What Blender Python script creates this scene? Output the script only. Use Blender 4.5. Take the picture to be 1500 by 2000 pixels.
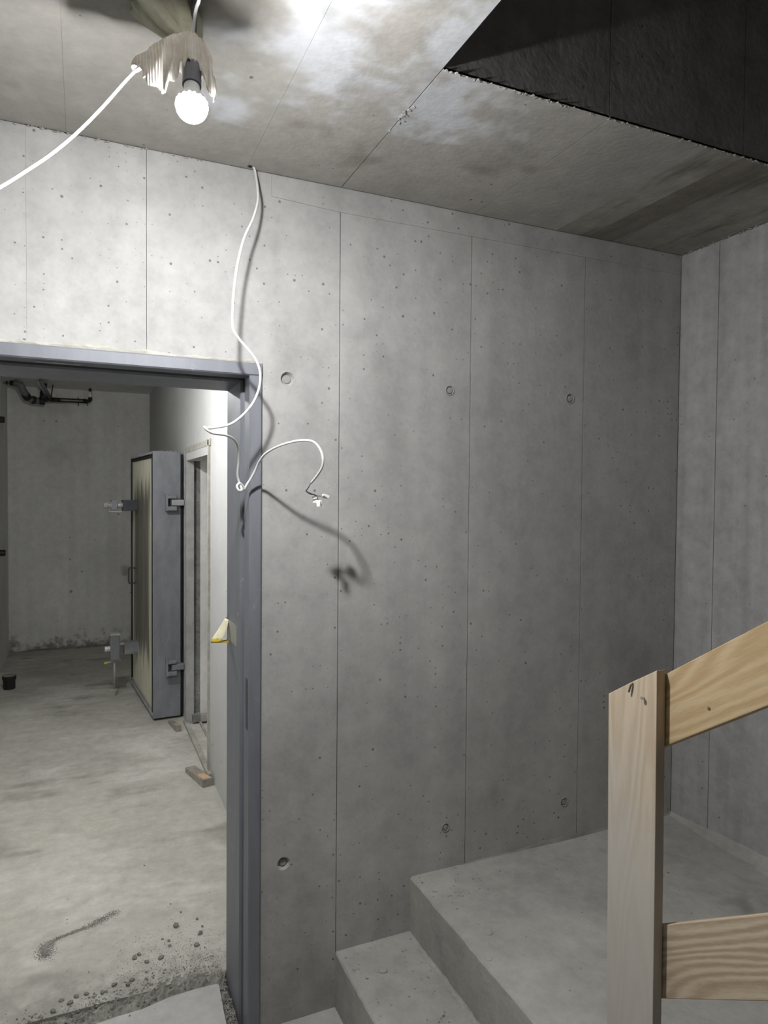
import bpy, bmesh, math, random
from mathutils import Vector, Matrix, noise

# ------------------------------------------------------------------ clear
for o in list(bpy.data.objects):
    bpy.data.objects.remove(o, do_unlink=True)
SC = bpy.context.scene
COL = SC.collection

# ------------------------------------------------------------------ camera, world, exposure
EYE = 1.73
def make_camera():
    f, yaw, pitch, roll = 1339.3, math.radians(23.81), math.radians(-1.573), math.radians(-0.481)
    F = Vector((math.sin(yaw) * math.cos(pitch), math.cos(yaw) * math.cos(pitch), math.sin(pitch)))
    r = Vector((math.cos(yaw), -math.sin(yaw), 0))
    d = F.cross(r)
    c, s = math.cos(roll), math.sin(roll)
    R = c * r + s * d
    Dn = -s * r + c * d
    cam = bpy.data.cameras.new('camera')
    cam.sensor_fit = 'HORIZONTAL'
    cam.sensor_width = 36
    cam.lens = f / 1500 * 36
    cam.clip_start = 0.05
    o = bpy.data.objects.new('camera', cam)
    COL.objects.link(o)
    m = Matrix((R, -Dn, -F)).transposed().to_4x4()
    m.translation = (0, 0, EYE)
    o.matrix_world = m
    SC.camera = o
make_camera()

w = bpy.data.worlds.new('world')
SC.world = w
w.use_nodes = True
w.node_tree.nodes['Background'].inputs[0].default_value = (0.5, 0.5, 0.5, 1)
w.node_tree.nodes['Background'].inputs[1].default_value = 0.0

SC.view_settings.view_transform = 'Standard'
SC.view_settings.look = 'None'
SC.view_settings.gamma = 1
SC.view_settings.use_curve_mapping = False
SC.view_settings.exposure = 0.0
SC.cycles.use_light_tree = False      # two bulbs only: plain light sampling is quicker
SC.cycles.adaptive_threshold = .06
SC.cycles.diffuse_bounces = 4
SC.cycles.glossy_bounces = 1
SC.cycles.max_bounces = 5
SC.cycles.caustics_reflective = False
SC.cycles.caustics_refractive = False

LAMP_MAIN = 2650.0       # radiance of the bare bulb by the door
LAMP_CORRIDOR = 2000.0  # radiance of the bulb on the corridor ceiling
LAMP_COLOR = (0.98, 0.985, 1.0)

# ------------------------------------------------------------------ materials
def mat_new(name):
    m = bpy.data.materials.new(name)
    m.use_nodes = True
    nt = m.node_tree
    b = nt.nodes['Principled BSDF']
    return m, nt, b

class N:
    """small node helper"""
    def __init__(s, nt):
        s.nt = nt
        s.tc = nt.nodes.new('ShaderNodeTexCoord')
    def mapping(s, scale=(1, 1, 1), rot=(0, 0, 0), loc=(0, 0, 0)):
        m = s.nt.nodes.new('ShaderNodeMapping')
        m.inputs['Scale'].default_value = scale
        m.inputs['Rotation'].default_value = rot
        m.inputs['Location'].default_value = loc
        s.nt.links.new(s.tc.outputs['Object'], m.inputs['Vector'])
        return m.outputs[0]
    def noise(s, vec, scale=5, detail=4, rough=.55, dist=0):
        n = s.nt.nodes.new('ShaderNodeTexNoise')
        n.inputs['Scale'].default_value = scale
        n.inputs['Detail'].default_value = detail
        n.inputs['Roughness'].default_value = rough
        n.inputs['Distortion'].default_value = dist
        s.nt.links.new(vec, n.inputs['Vector'])
        return n.outputs[0]
    def vor(s, vec, scale, out='Distance', rnd=1.0):
        n = s.nt.nodes.new('ShaderNodeTexVoronoi')
        n.inputs['Scale'].default_value = scale
        n.inputs['Randomness'].default_value = rnd
        s.nt.links.new(vec, n.inputs['Vector'])
        return n
    def rng(s, val, a, b, c=0, d=1, smooth=True):
        n = s.nt.nodes.new('ShaderNodeMapRange')
        if smooth: n.interpolation_type = 'SMOOTHSTEP'
        n.inputs['From Min'].default_value = a
        n.inputs['From Max'].default_value = b
        n.inputs['To Min'].default_value = c
        n.inputs['To Max'].default_value = d
        s.nt.links.new(val, n.inputs['Value'])
        return n.outputs[0]
    def math(s, op, a, b=None):
        n = s.nt.nodes.new('ShaderNodeMath')
        n.operation = op
        for i, v in enumerate((a, b)):
            if v is None: continue
            if isinstance(v, (int, float)): n.inputs[i].default_value = v
            else: s.nt.links.new(v, n.inputs[i])
        return n.outputs[0]
    def mix(s, fac, a, b, mode='MIX'):
        n = s.nt.nodes.new('ShaderNodeMix')
        n.data_type = 'RGBA'
        n.blend_type = mode
        for sock, v in ((n.inputs[0], fac), (n.inputs[6], a), (n.inputs[7], b)):
            if isinstance(v, (int, float)): sock.default_value = v
            elif isinstance(v, tuple): sock.default_value = (*v, 1) if len(v) == 3 else v
            else: s.nt.links.new(v, sock)
        return n.outputs[2]
    def sep(s):
        n = s.nt.nodes.new('ShaderNodeSeparateXYZ')
        s.nt.links.new(s.tc.outputs['Object'], n.inputs[0])
        return n.outputs
    def bump(s, h, strength, dist=.01, normal=None):
        n = s.nt.nodes.new('ShaderNodeBump')
        n.inputs['Strength'].default_value = strength
        n.inputs['Distance'].default_value = dist
        s.nt.links.new(h, n.inputs['Height'])
        if normal is not None: s.nt.links.new(normal, n.inputs['Normal'])
        return n.outputs[0]

def k(c, f):
    return tuple(min(1, x * f) for x in c)

def concrete(name, base, patch_at=None, cloud=.16, cloud_scale=1.6, streak=.10, streak_scale=(9, 9, .35), pores=0.0, pore_size=.16,
             pore_scale=26, patch=None, patch_scale=1.3, patch_lo=.5, patch_hi=.62, patch_stretch=(1, 1, 1), grit=.05, rough=.82,
             bump=.25, stain=None, stain_scale=2.0, stain_lo=.58, stain_hi=.72, stain_stretch=(1, 1, 1), pore_shade=.22, plane='xy'):
    m, nt, b = mat_new(name)
    n = N(nt)
    v = n.mapping()
    big = n.noise(v, cloud_scale, 3, .6)
    st = n.noise(n.mapping(streak_scale), 1.0, 2, .6)
    mid = n.noise(v, 14, 3, .78)
    val = n.math('MULTIPLY', n.rng(big, .3, .7, 1 - cloud, 1 + cloud, False), n.rng(st, .3, .7, 1 - streak, 1, False))
    val = n.math('MULTIPLY', val, n.rng(mid, .3, .7, 1 - streak * .8 - grit, 1 + grit, False))
    vc = nt.nodes.new('ShaderNodeCombineColor')
    for i in range(3): nt.links.new(val, vc.inputs[i])
    col = base
    if patch is not None:
        pn = n.noise(n.mapping(patch_stretch, loc=(3.1, 1.7, .4)), patch_scale, 4, .68)
        if patch_at is not None:          # where the pale cement milk ran out
            x, y, rad, amp = patch_at
            sx = n.sep()
            dd = n.math('SQRT', n.math('ADD', n.math('POWER', n.math('SUBTRACT', sx[0], x), 2.0), n.math('POWER', n.math('SUBTRACT', sx[1], y), 2.0)))
            pn = n.math('ADD', pn, n.rng(dd, 0, rad, amp, -amp))
        col = n.mix(n.rng(pn, patch_lo, patch_hi), col, patch)
    if stain is not None:
        sn = n.noise(n.mapping(stain_stretch, loc=(7.3, 2.2, 5.4)), stain_scale, 3, .72)
        col = n.mix(n.rng(sn, stain_lo, stain_hi, 0, .85), col, stain)
    col = n.mix(1.0, col, vc.outputs[0], 'MULTIPLY')
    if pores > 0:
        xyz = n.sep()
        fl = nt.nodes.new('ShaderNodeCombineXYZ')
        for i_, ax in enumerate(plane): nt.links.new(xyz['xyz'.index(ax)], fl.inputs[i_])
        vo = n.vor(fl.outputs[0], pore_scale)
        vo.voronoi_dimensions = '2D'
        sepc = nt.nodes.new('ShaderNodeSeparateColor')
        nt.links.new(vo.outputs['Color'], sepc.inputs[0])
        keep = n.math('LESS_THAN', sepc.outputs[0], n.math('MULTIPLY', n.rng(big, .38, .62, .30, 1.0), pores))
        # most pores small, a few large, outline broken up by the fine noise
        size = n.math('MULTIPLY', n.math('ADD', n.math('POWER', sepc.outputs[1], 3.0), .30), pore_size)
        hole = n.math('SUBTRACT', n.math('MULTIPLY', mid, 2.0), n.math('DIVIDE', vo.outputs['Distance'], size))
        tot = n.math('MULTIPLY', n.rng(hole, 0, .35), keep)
        col = n.mix(n.math('MULTIPLY', tot, .75), col, k(base, pore_shade))  # shade inside the pores painted as dark colour, no relief under it
    nt.nodes.remove(b)
    df = nt.nodes.new('ShaderNodeBsdfDiffuse')   # raw concrete: no gloss at all
    nt.links.new(df.outputs[0], nt.nodes['Material Output'].inputs[0])
    nt.links.new(col, df.inputs['Color'])
    nt.links.new(n.bump(n.noise(v, 55, 1, .6), bump, .004), df.inputs['Normal'])
    return m

def plain(name, base, rough=.5, metal=0.0, var=.1, scale=20, bump=.1, scratch=None, spec=.4, stretch=(1, 1, 1)):
    m, nt, b = mat_new(name)
    n = N(nt)
    v = n.mapping(stretch)
    t = n.noise(v, scale, 5, .6)
    col = n.mix(n.rng(t, .3, .7), k(base, 1 - var), k(base, 1 + var))
    if scratch is not None:
        t2 = n.noise(n.mapping((3, 3, 3), loc=(5, 1, 2)), scale * .6, 8, .72, 1.2)
        col = n.mix(n.rng(t2, .60, .72, 0, .7), col, scratch)
    nt.links.new(col, b.inputs['Base Color'])
    nt.links.new(n.bump(t, bump, .003), b.inputs['Normal'])
    b.inputs['Roughness'].default_value = rough
    b.inputs['Metallic'].default_value = metal
    b.inputs['Specular IOR Level'].default_value = spec
    return m

def wood(name, light, dark, axis_scale, dust=None, dust_z=None, seed=0.0, tilt=0.0):
    m, nt, b = mat_new(name)
    n = N(nt)
    rot = n.mapping(rot=(tilt, 0, 0))
    def along(scale, loc=(0, 0, 0)):
        m2 = nt.nodes.new('ShaderNodeMapping')
        m2.inputs['Scale'].default_value = scale
        m2.inputs['Location'].default_value = loc
        nt.links.new(rot, m2.inputs['Vector'])
        return m2.outputs[0]
    warp = n.noise(along(axis_scale, (seed, seed * 1.7, seed * .6)), .6, 2, .4)
    frac = n.math('FRACT', n.math('MULTIPLY', warp, 22.0))
    tri = n.math('ABSOLUTE', n.math('SUBTRACT', frac, .5))
    fib = n.noise(along(tuple(q * 9 for q in axis_scale)), 2.2, 3, .6)
    f = n.math('ADD', n.math('MULTIPLY', n.rng(tri, .02, .5), .40), n.math('MULTIPLY', fib, .6))
    col = n.mix(n.rng(f, .2, .85), dark, light)
    kn = n.noise(along(tuple(q * .8 for q in axis_scale), (seed + 2, 4, 1)), 1.3, 2, .4)
    col = n.mix(n.rng(kn, .60, .75, 0, .55), col, k(dark, .6))
    if dust is not None:
        z = n.sep()[2]
        d = n.math('ADD', z, n.math('MULTIPLY', n.math('SUBTRACT', n.noise(n.mapping((6, 6, 2)), 1.5, 5, .6), .5), .55))
        col = n.mix(n.rng(d, dust_z[0], dust_z[1], .8, 0.12), col, dust)
    nt.links.new(col, b.inputs['Base Color'])
    nt.links.new(n.bump(f, .25, .002), b.inputs['Normal'])
    b.inputs['Roughness'].default_value = .72
    b.inputs['Specular IOR Level'].default_value = .25
    return m

def emitter(name, strength):
    m = bpy.data.materials.new(name)
    m.use_nodes = True
    nt = m.node_tree
    nt.nodes.clear()
    e = nt.nodes.new('ShaderNodeEmission')
    e.inputs[0].default_value = (*LAMP_COLOR, 1)
    e.inputs[1].default_value = strength
    o = nt.nodes.new('ShaderNodeOutputMaterial')
    nt.links.new(e.outputs[0], o.inputs[0])
    return m

M = {}
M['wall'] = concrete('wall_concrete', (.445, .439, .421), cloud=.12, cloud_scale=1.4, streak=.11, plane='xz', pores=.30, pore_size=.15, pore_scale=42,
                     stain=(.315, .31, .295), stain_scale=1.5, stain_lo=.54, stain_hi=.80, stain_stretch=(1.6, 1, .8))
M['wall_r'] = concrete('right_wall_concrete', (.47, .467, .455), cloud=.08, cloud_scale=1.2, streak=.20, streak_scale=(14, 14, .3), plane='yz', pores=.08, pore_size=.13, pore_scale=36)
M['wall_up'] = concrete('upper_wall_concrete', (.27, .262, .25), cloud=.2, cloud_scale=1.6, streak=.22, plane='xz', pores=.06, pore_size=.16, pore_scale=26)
M['ceil'] = concrete('ceiling_concrete', (.40, .382, .35), (.62, 1.40, .75, .14), cloud=.13, cloud_scale=1.2, streak=.10, streak_scale=(5, 1.2, 5), pores=.05, pore_size=.15, pore_scale=24,
                     patch=(.56, .57, .585), patch_scale=2.2, patch_lo=.50, patch_hi=.62, stain=(.24, .225, .195), stain_scale=2.1, stain_lo=.58, stain_hi=.72)
M['ceil_b'] = concrete('ceiling_concrete_brown', (.39, .37, .33), cloud=.18, cloud_scale=1.4, streak=.2, streak_scale=(16, 1.2, 5), pores=.05, pore_size=.15, pore_scale=24,
                       stain=(.19, .175, .145), stain_scale=2.2, stain_lo=.5, stain_hi=.7, stain_stretch=(3, .8, 1))
M['ceil_d'] = concrete('ceiling_concrete_dark', (.27, .25, .215), cloud=.18, cloud_scale=1.6, streak=.25, streak_scale=(22, 1.2, 5), pores=.05)  # dark board band; part of the darkness is dim light painted into the tone
M['stair'] = concrete('stair_concrete', (.43, .42, .385), cloud=.14, cloud_scale=2.2, streak=.08, streak_scale=(3, 3, 3), pores=.08, pore_size=.14, pore_scale=34,
                      stain=(.25, .24, .215), stain_scale=2.6, stain_lo=.60, stain_hi=.76, bump=.4, grit=.08)
M['paint'] = concrete('white_painted_wall', (.54, .54, .53), cloud=.04, cloud_scale=1.2, streak=.04, plane='yz', pores=.03, pore_size=.13, pore_scale=14, grit=.015, bump=.12, rough=.7)
M['paint_old'] = concrete('old_painted_wall', (.82, .815, .78), cloud=.08, cloud_scale=1.2, streak=.10, plane='xz', pores=.10, pore_size=.10, pore_scale=9, grit=.03, bump=.2,
                          stain=(.62, .61, .57), stain_scale=1.3, stain_lo=.62, stain_hi=.85)
M['floor_c'] = concrete('corridor_screed', (.50, .485, .43), cloud=.12, cloud_scale=1.2, streak=.10, streak_scale=(1.2, 5, 1), pores=.04, pore_size=.12, pore_scale=34,
                        patch=(.60, .585, .53), patch_scale=1.1, patch_lo=.48, patch_hi=.62, patch_stretch=(1, 1.6, 1),
                        stain=(.33, .315, .28), stain_scale=1.7, stain_lo=.54, stain_hi=.72, stain_stretch=(.8, 1.7, 1), grit=.08)
def add_dust(m, dust, y0, y1, axis=1, amp=.55, most=.75):
    nt = m.node_tree
    n = N(nt)
    df = [q for q in nt.nodes if q.type == 'BSDF_DIFFUSE'][0]
    src = df.inputs['Color'].links[0].from_socket
    yy = n.math('ADD', n.sep()[axis], n.math('MULTIPLY', n.math('SUBTRACT', n.noise(n.mapping(), 7, 4, .7), .5), amp))
    nt.links.new(n.mix(n.rng(yy, y0, y1, most, 0), src, dust), df.inputs['Color'])
add_dust(M['floor_c'], (.29, .28, .25), 2.42, 2.66)
M['end'] = concrete('end_wall_paint', (.82, .815, .78), cloud=.08, cloud_scale=1.2, streak=.10, plane='xz', pores=.14, pore_size=.12, pore_scale=8, grit=.03, bump=.2,
                    stain=(.62, .61, .57), stain_scale=1.3, stain_lo=.62, stain_hi=.85)
add_dust(M['end'], (.22, .205, .17), -.02, .16, 2, .8, .85)     # rising damp and dirt at the foot
M['floor_l'] = concrete('lobby_screed', (.46, .455, .435), cloud=.12, cloud_scale=1.6, streak=.06, streak_scale=(3, 3, 3), grit=.07,
                        stain=(.32, .31, .28), stain_scale=2.2, stain_lo=.58, stain_hi=.74)
M['plug'] = concrete('plug_concrete', (.33, .328, .32), cloud=.1, cloud_scale=6, streak=.05, grit=.08)
M['mortar'] = concrete('mortar_crumbs', (.34, .33, .30), cloud=.2, cloud_scale=5, streak=.08, streak_scale=(4, 4, 4), grit=.14, bump=.8)
M['rubble'] = concrete('rubble_grey', (.27, .262, .232), cloud=.28, cloud_scale=9, streak=.1, streak_scale=(6, 6, 6), grit=.16, bump=.8)
M['mortar_lt'] = concrete('mortar_light', (.45, .435, .385), cloud=.15, cloud_scale=9, streak=.1, grit=.12, bump=.7)
M['rough'] = concrete('rough_grey_concrete', (.33, .33, .32), cloud=.25, cloud_scale=5, streak=.25, plane='xz', pores=.5, pore_size=.25, pore_scale=60, grit=.15, bump=.8)
M['steel'] = plain('grey_blue_steel_paint', (.185, .191, .213), .5, .05, .07, 7, .05, scratch=(.36, .365, .38), stretch=(3, 3, .6))
M['steel_door'] = plain('grey_steel_door', (.235, .242, .262), .5, .1, .12, 6, .08, scratch=(.36, .365, .37), stretch=(2, 2, 1))
M['steel_lt'] = plain('pale_steel', (.42, .42, .41), .5, .2, .12, 14, .1, scratch=(.3, .3, .3))
M['steel_dk'] = plain('dark_steel', (.075, .077, .085), .5, .3, .15, 20, .1)
M['black'] = plain('black_rubber', (.012, .012, .013), .6, 0, .2, 30, .1)
M['infill'] = None
M['cable'] = plain('white_cable_pvc', (.68, .68, .66), .4, 0, .04, 40, .02)
M['cable_dusty'] = plain('dusty_white_cable', (.62, .62, .61), .5, 0, .06, 40, .02)
M['socket'] = plain('dark_grey_bakelite', (.085, .085, .10), .45, 0, .08, 30, .03)
M['bulb_base'] = plain('pale_bulb_plastic', (.70, .71, .70), .4, 0, .03, 30, .02)
M['paper'] = None
M['film'] = plain('grey_green_fleece', (.40, .40, .31), .8, 0, .2, 16, .3)
M['wire_dk'] = plain('dark_wire', (.04, .032, .026), .5, 0, .2, 60, .05)
M['wire_gr'] = plain('grey_blue_wire', (.30, .30, .36), .5, 0, .1, 60, .05)
M['conn'] = plain('white_connector_plastic', (.82, .81, .77), .35, 0, .03, 60, .02)
M['yellow'] = plain('yellow_note', (.70, .50, .045), .7, 0, .08, 50, .1)
M['cream'] = plain('cream_note', (.76, .70, .50), .7, 0, .06, 50, .1)
M['pale_stick'] = plain('pale_adhesive', (.30, .30, .255), .6, 0, .05, 40, .02)
M['pipe_gr'] = plain('grey_pipe', (.20, .205, .195), .5, 0, .1, 20, .05)
M['pipe_bk'] = plain('black_pipe', (.02, .02, .02), .45, 0, .1, 20, .05)
M['white_pl'] = plain('white_plastic', (.85, .85, .84), .4, 0, .03, 20, .02)
M['nail'] = plain('nail_steel', (.22, .19, .15), .45, .7, .2, 60, .1)
M['nail_br'] = plain('nail_bright', (.75, .7, .6), .3, .8, .1, 60, .1)
M['yellow_tip'] = plain('yellow_tip', (.65, .62, .06), .5, 0, .1, 30, .05)
M['post'] = wood('weathered_post_wood', (.56, .46, .335), (.45, .35, .235), (11, 11, 1.3), dust=(.47, .45, .415), dust_z=(.95, 1.30), seed=1.3)
M['rail'] = wood('pale_pine_rail', (.50, .385, .235), (.40, .285, .15), (12, 1.3, 12), seed=4.2, tilt=.583)
M['rail_low'] = wood('pale_pine_board', (.56, .47, .35), (.38, .29, .195), (12, 1.5, 11), seed=9.1, tilt=.59)
M['wedge'] = plain('dusty_wood', (.30, .275, .235), .8, 0, .2, 25, .3)
M['wedge_bare'] = plain('bare_wood', (.62, .40, .25), .7, 0, .1, 40, .1)
M['bulb_main'] = emitter('bulb_glow', LAMP_MAIN)
M['bulb_corr'] = emitter('corridor_bulb_glow', LAMP_CORRIDOR)

def make_infill():
    m, nt, b = mat_new('stained_cream_infill')
    n = N(nt)
    col = n.mix(n.rng(n.noise(n.mapping((6, 6, 1)), 2, 5), .3, .7), (.62, .61, .48), (.74, .72, .58))
    s = n.sep()
    # dirt run-down field in the middle of the panel, ragged edge of vertical drips
    drip = n.noise(n.mapping((20, 20, .5)), 1.6, 4, .6)
    edge = n.math('MULTIPLY', n.math('SUBTRACT', drip, .5), 1.3)
    zz = n.math('ABSOLUTE', n.math('SUBTRACT', s[2], 1.08))
    yy = n.math('ABSOLUTE', n.math('SUBTRACT', s[1], .56))
    d = n.math('MAXIMUM', n.math('MULTIPLY', n.math('SUBTRACT', zz, .62), 1.6), n.math('MULTIPLY', n.math('SUBTRACT', yy, .34), 2.6))
    fld = n.rng(n.math('ADD', d, edge), -.05, .2, 1, 0)
    dirt = n.mix(n.rng(n.noise(n.mapping((14, 14, 1.2), loc=(4, 4, 4)), 1.5, 5), .3, .7), (.065, .06, .047), (.165, .157, .127))
    col = n.mix(n.math('MULTIPLY', fld, .92), col, dirt)
    nt.links.new(col, b.inputs['Base Color'])
    nt.links.new(n.bump(drip, .2, .003), b.inputs['Normal'])
    b.inputs['Roughness'].default_value = .8
    return m
M['infill'] = make_infill()

def make_paper():
    m, nt, b = mat_new('crumpled_fleece_paper')
    n = N(nt)
    t = n.noise(n.mapping((1, 1, 1)), 30, 5, .6)
    col = n.mix(n.rng(t, .3, .7), (.52, .47, .39), (.66, .63, .58))
    nt.links.new(col, b.inputs['Base Color'])
    wv = nt.nodes.new('ShaderNodeTexWave')
    wv.inputs['Scale'].default_value = 60
    wv.inputs['Distortion'].default_value = 2
    nt.links.new(n.mapping((1, .4, .2)), wv.inputs['Vector'])
    nt.links.new(n.bump(wv.outputs[1], .5, .002), b.inputs['Normal'])
    b.inputs['Roughness'].default_value = .8
    return m
M['paper'] = make_paper()

# ------------------------------------------------------------------ object helpers
def link(o, parent=None):
    COL.objects.link(o)
    if parent is not None:
        o.parent = parent
    return o

def empty(name, loc=(0, 0, 0), rot=(0, 0, 0), parent=None):
    o = bpy.data.objects.new(name, None)
    o.empty_display_size = .05
    o.location = loc
    o.rotation_euler = rot
    return link(o, parent)

def tag(o, label=None, cat=None, group=None, kind=None):
    if label: o['label'] = label
    if cat: o['category'] = cat
    if group: o['group'] = group
    if kind: o['kind'] = kind
    return o

def obj(name, bm, mat, parent=None, smooth=False, bevel=0, solid=0, label=None):
    bmesh.ops.recalc_face_normals(bm, faces=bm.faces[:])
    me = bpy.data.meshes.new(name)
    bm.to_mesh(me)
    bm.free()
    me.materials.append(mat)
    if smooth:
        for p in me.polygons: p.use_smooth = True
    o = bpy.data.objects.new(name, me)
    if solid:
        md = o.modifiers.new('thickness', 'SOLIDIFY'); md.thickness = solid; md.offset = 0
    if bevel:
        md = o.modifiers.new('bevel', 'BEVEL'); md.width = bevel; md.segments = 2; md.limit_method = 'ANGLE'
    if label: o['label'] = label
    return link(o, parent)

def box(bm, x0, x1, y0, y1, z0, z1):
    vs = [bm.verts.new((x, y, z)) for z in (z0, z1) for y in (y0, y1) for x in (x0, x1)]
    for f in ((0, 2, 3, 1), (4, 5, 7, 6), (0, 1, 5, 4), (2, 6, 7, 3), (0, 4, 6, 2), (1, 3, 7, 5)):
        bm.faces.new([vs[i] for i in f])
    return vs

def B(*a):
    bm = bmesh.new()
    for q in ([a] if not isinstance(a[0], (tuple, list)) else a):
        box(bm, *q)
    return bm

def prism(pts, axis, a, b):
    """extrude a 2D outline along an axis; pts are the other two coordinates in xyz order"""
    bm = bmesh.new()
    def P(p, t):
        return {'x': (t, p[0], p[1]), 'y': (p[0], t, p[1]), 'z': (p[0], p[1], t)}[axis]
    lo = [bm.verts.new(P(p, a)) for p in pts]
    hi = [bm.verts.new(P(p, b)) for p in pts]
    bm.faces.new(lo)
    bm.faces.new(hi[::-1])
    for i in range(len(pts)):
        j = (i + 1) % len(pts)
        bm.faces.new([lo[i], lo[j], hi[j], hi[i]])
    return bm

def spline(pts, n=6):
    pts = [Vector(p) for p in pts]
    if len(pts) < 3: return pts
    P = [pts[0] * 2 - pts[1]] + pts + [pts[-1] * 2 - pts[-2]]
    out = []
    for i in range(1, len(P) - 2):
        a, b, c, d = P[i - 1:i + 3]
        for s in range(n):
            t = s / n
            out.append(.5 * ((2 * b) + (c - a) * t + (2 * a - 5 * b + 4 * c - d) * t * t + (3 * b - a - 3 * c + d) * t ** 3))
    out.append(pts[-1])
    return out

def tube(pts, r, seg=8, n=6, bm=None, curve=True):
    bm = bm or bmesh.new()
    pp = spline(pts, n) if curve else [Vector(p) for p in pts]
    rr = r if callable(r) else (lambda t: r)
    t0 = (pp[1] - pp[0]).normalized()
    u = t0.orthogonal().normalized()
    rings = []
    for i, p in enumerate(pp):
        t = (pp[min(i + 1, len(pp) - 1)] - pp[max(i - 1, 0)]).normalized()
        u = (u - t * u.dot(t)).normalized()
        v = t.cross(u)
        q = rr(i / (len(pp) - 1))
        rings.append([bm.verts.new(p + q * (math.cos(2 * math.pi * j / seg) * u + math.sin(2 * math.pi * j / seg) * v)) for j in range(seg)])
    for a, b in zip(rings, rings[1:]):
        for j in range(seg):
            bm.faces.new([a[j], a[(j + 1) % seg], b[(j + 1) % seg], b[j]])
    bm.faces.new(rings[0][::-1])
    bm.faces.new(rings[-1])
    return bm

def lathe(prof, mtx=None, seg=24, bm=None, close=True):
    """prof: list of (radius, height) round the local z axis"""
    bm = bm or bmesh.new()
    mtx = mtx or Matrix.Identity(4)
    rings = []
    for r, z in prof:
        if r < 1e-6:
            rings.append([bm.verts.new(mtx @ Vector((0, 0, z)))])
        else:
            rings.append([bm.verts.new(mtx @ Vector((r * math.cos(2 * math.pi * j / seg), r * math.sin(2 * math.pi * j / seg), z))) for j in range(seg)])
    for a, b in zip(rings, rings[1:]):
        for j in range(seg):
            q = (j + 1) % seg
            if len(a) == 1 and len(b) == 1: continue
            if len(a) == 1: bm.faces.new([a[0], b[j], b[q]])
            elif len(b) == 1: bm.faces.new([a[j], a[q], b[0]])
            else: bm.faces.new([a[j], a[q], b[q], b[j]])
    if close:
        if len(rings[0]) > 1: bm.faces.new(rings[0][::-1])
        if len(rings[-1]) > 1: bm.faces.new(rings[-1])
    return bm

def aim(loc, direction, up=None):
    d = Vector(direction).normalized()
    q = d.to_track_quat('Z', 'Y')
    m = q.to_matrix().to_4x4()
    m.translation = loc
    return m

def panel(outline, holes, mapf, depth=.012):
    """flat formwork panel with round holes; mapf(u, v, d) -> xyz, d = depth behind the face"""
    bm = bmesh.new()
    edges = []
    loops = [[(u, v) for u, v in outline]]
    for (hu, hv, r) in holes:
        loops.append([(hu + r * math.cos(2 * math.pi * j / 24), hv + r * math.sin(2 * math.pi * j / 24)) for j in range(24)])
    rings = []
    for lp in loops:
        vs = [bm.verts.new(mapf(u, v, 0)) for u, v in lp]
        rings.append(vs)
        for i in range(len(vs)):
            edges.append(bm.edges.new((vs[i], vs[(i + 1) % len(vs)])))
    bmesh.ops.triangle_fill(bm, use_beauty=True, edges=edges)
    for i, (lp, vs) in enumerate(zip(loops, rings)):
        if i == 0:
            bk = [bm.verts.new(mapf(u, v, depth)) for u, v in lp]
        else:
            hu, hv, r = holes[i - 1]
            bk = [bm.verts.new(mapf(hu + (u - hu) * .66, hv + (v - hv) * .66, depth)) for u, v in lp]
        for j in range(len(vs)):
            q = (j + 1) % len(vs)
            bm.faces.new([vs[j], vs[q], bk[q], bk[j]])
    return bm

def ragged_strip(bm, path, width, height, seed=0, nu=60, nv=6, jag=.4):
    """low irregular heap along a path (list of xyz), lies on the surface of the path"""
    rnd = random.Random(seed)
    pp = [Vector(p) for p in path]
    L = [0]
    for a, b in zip(pp, pp[1:]): L.append(L[-1] + (b - a).length)
    def at(t):
        s = t * L[-1]
        for i in range(len(pp) - 1):
            if s <= L[i + 1] + 1e-9:
                f = (s - L[i]) / max(1e-9, L[i + 1] - L[i])
                return pp[i].lerp(pp[i + 1], f), (pp[i + 1] - pp[i]).normalized()
        return pp[-1], (pp[-1] - pp[-2]).normalized()
    rows = []
    for i in range(nu + 1):
        t = i / nu
        c, d = at(t)
        sd = Vector((-d.y, d.x, 0)).normalized()
        env = min(1, 6 * t, 6 * (1 - t))
        wloc = width * (1 + jag * (noise.noise(Vector((t * 9, seed, 0))))) * (.35 + .65 * env)
        row = []
        for j in range(nv + 1):
            s = j / nv * 2 - 1
            h = height * max(0, (1 - s * s)) * (.55 + .9 * abs(noise.noise(Vector((t * 31, s * 3, seed))))) * env
            jit = rnd.uniform(-.08, .08) * width
            p = c + sd * (s * wloc / 2 + jit)
            row.append(bm.verts.new((p.x, p.y, c.z + h - (.002 if abs(s) > .99 else 0))))
        rows.append(row)
    for a, b in zip(rows, rows[1:]):
        for j in range(nv):
            bm.faces.new([a[j], a[j + 1], b[j + 1], b[j]])
    return bm

def lump(bm, loc, r, seed, flat=.7):
    """irregular stone"""
    rnd = random.Random(seed)
    ico = bmesh.ops.create_icosphere(bm, subdivisions=1, radius=1.0)
    sx, sy, sz = r * rnd.uniform(.75, 1.25), r * rnd.uniform(.75, 1.25), r * flat * rnd.uniform(.8, 1.2)
    a = rnd.uniform(0, 6.28)
    for v in ico['verts']:
        p = v.co * rnd.uniform(.78, 1.12)
        x, y, z = p.x * sx, p.y * sy, p.z * sz
        z = max(z, -sz * .55)
        v.co = (loc[0] + x * math.cos(a) - y * math.sin(a), loc[1] + x * math.sin(a) + y * math.cos(a), loc[2] + sz * .55 + z)
    return bm

# ================================================================== THE SETTING
OX, OY = .777, 1.445   # corner of the ceiling opening
D = 2.13          # face of the door wall
CZ = 2.725        # ceiling of the stair lobby
RX = 2.277        # face of the right wall
LX, FY = -1.3, -3.0
LAND = .384
HALL_Z = 2.83     # corridor ceiling
HRX, HLX, HBY = .712, -.712, 8.24

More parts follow.
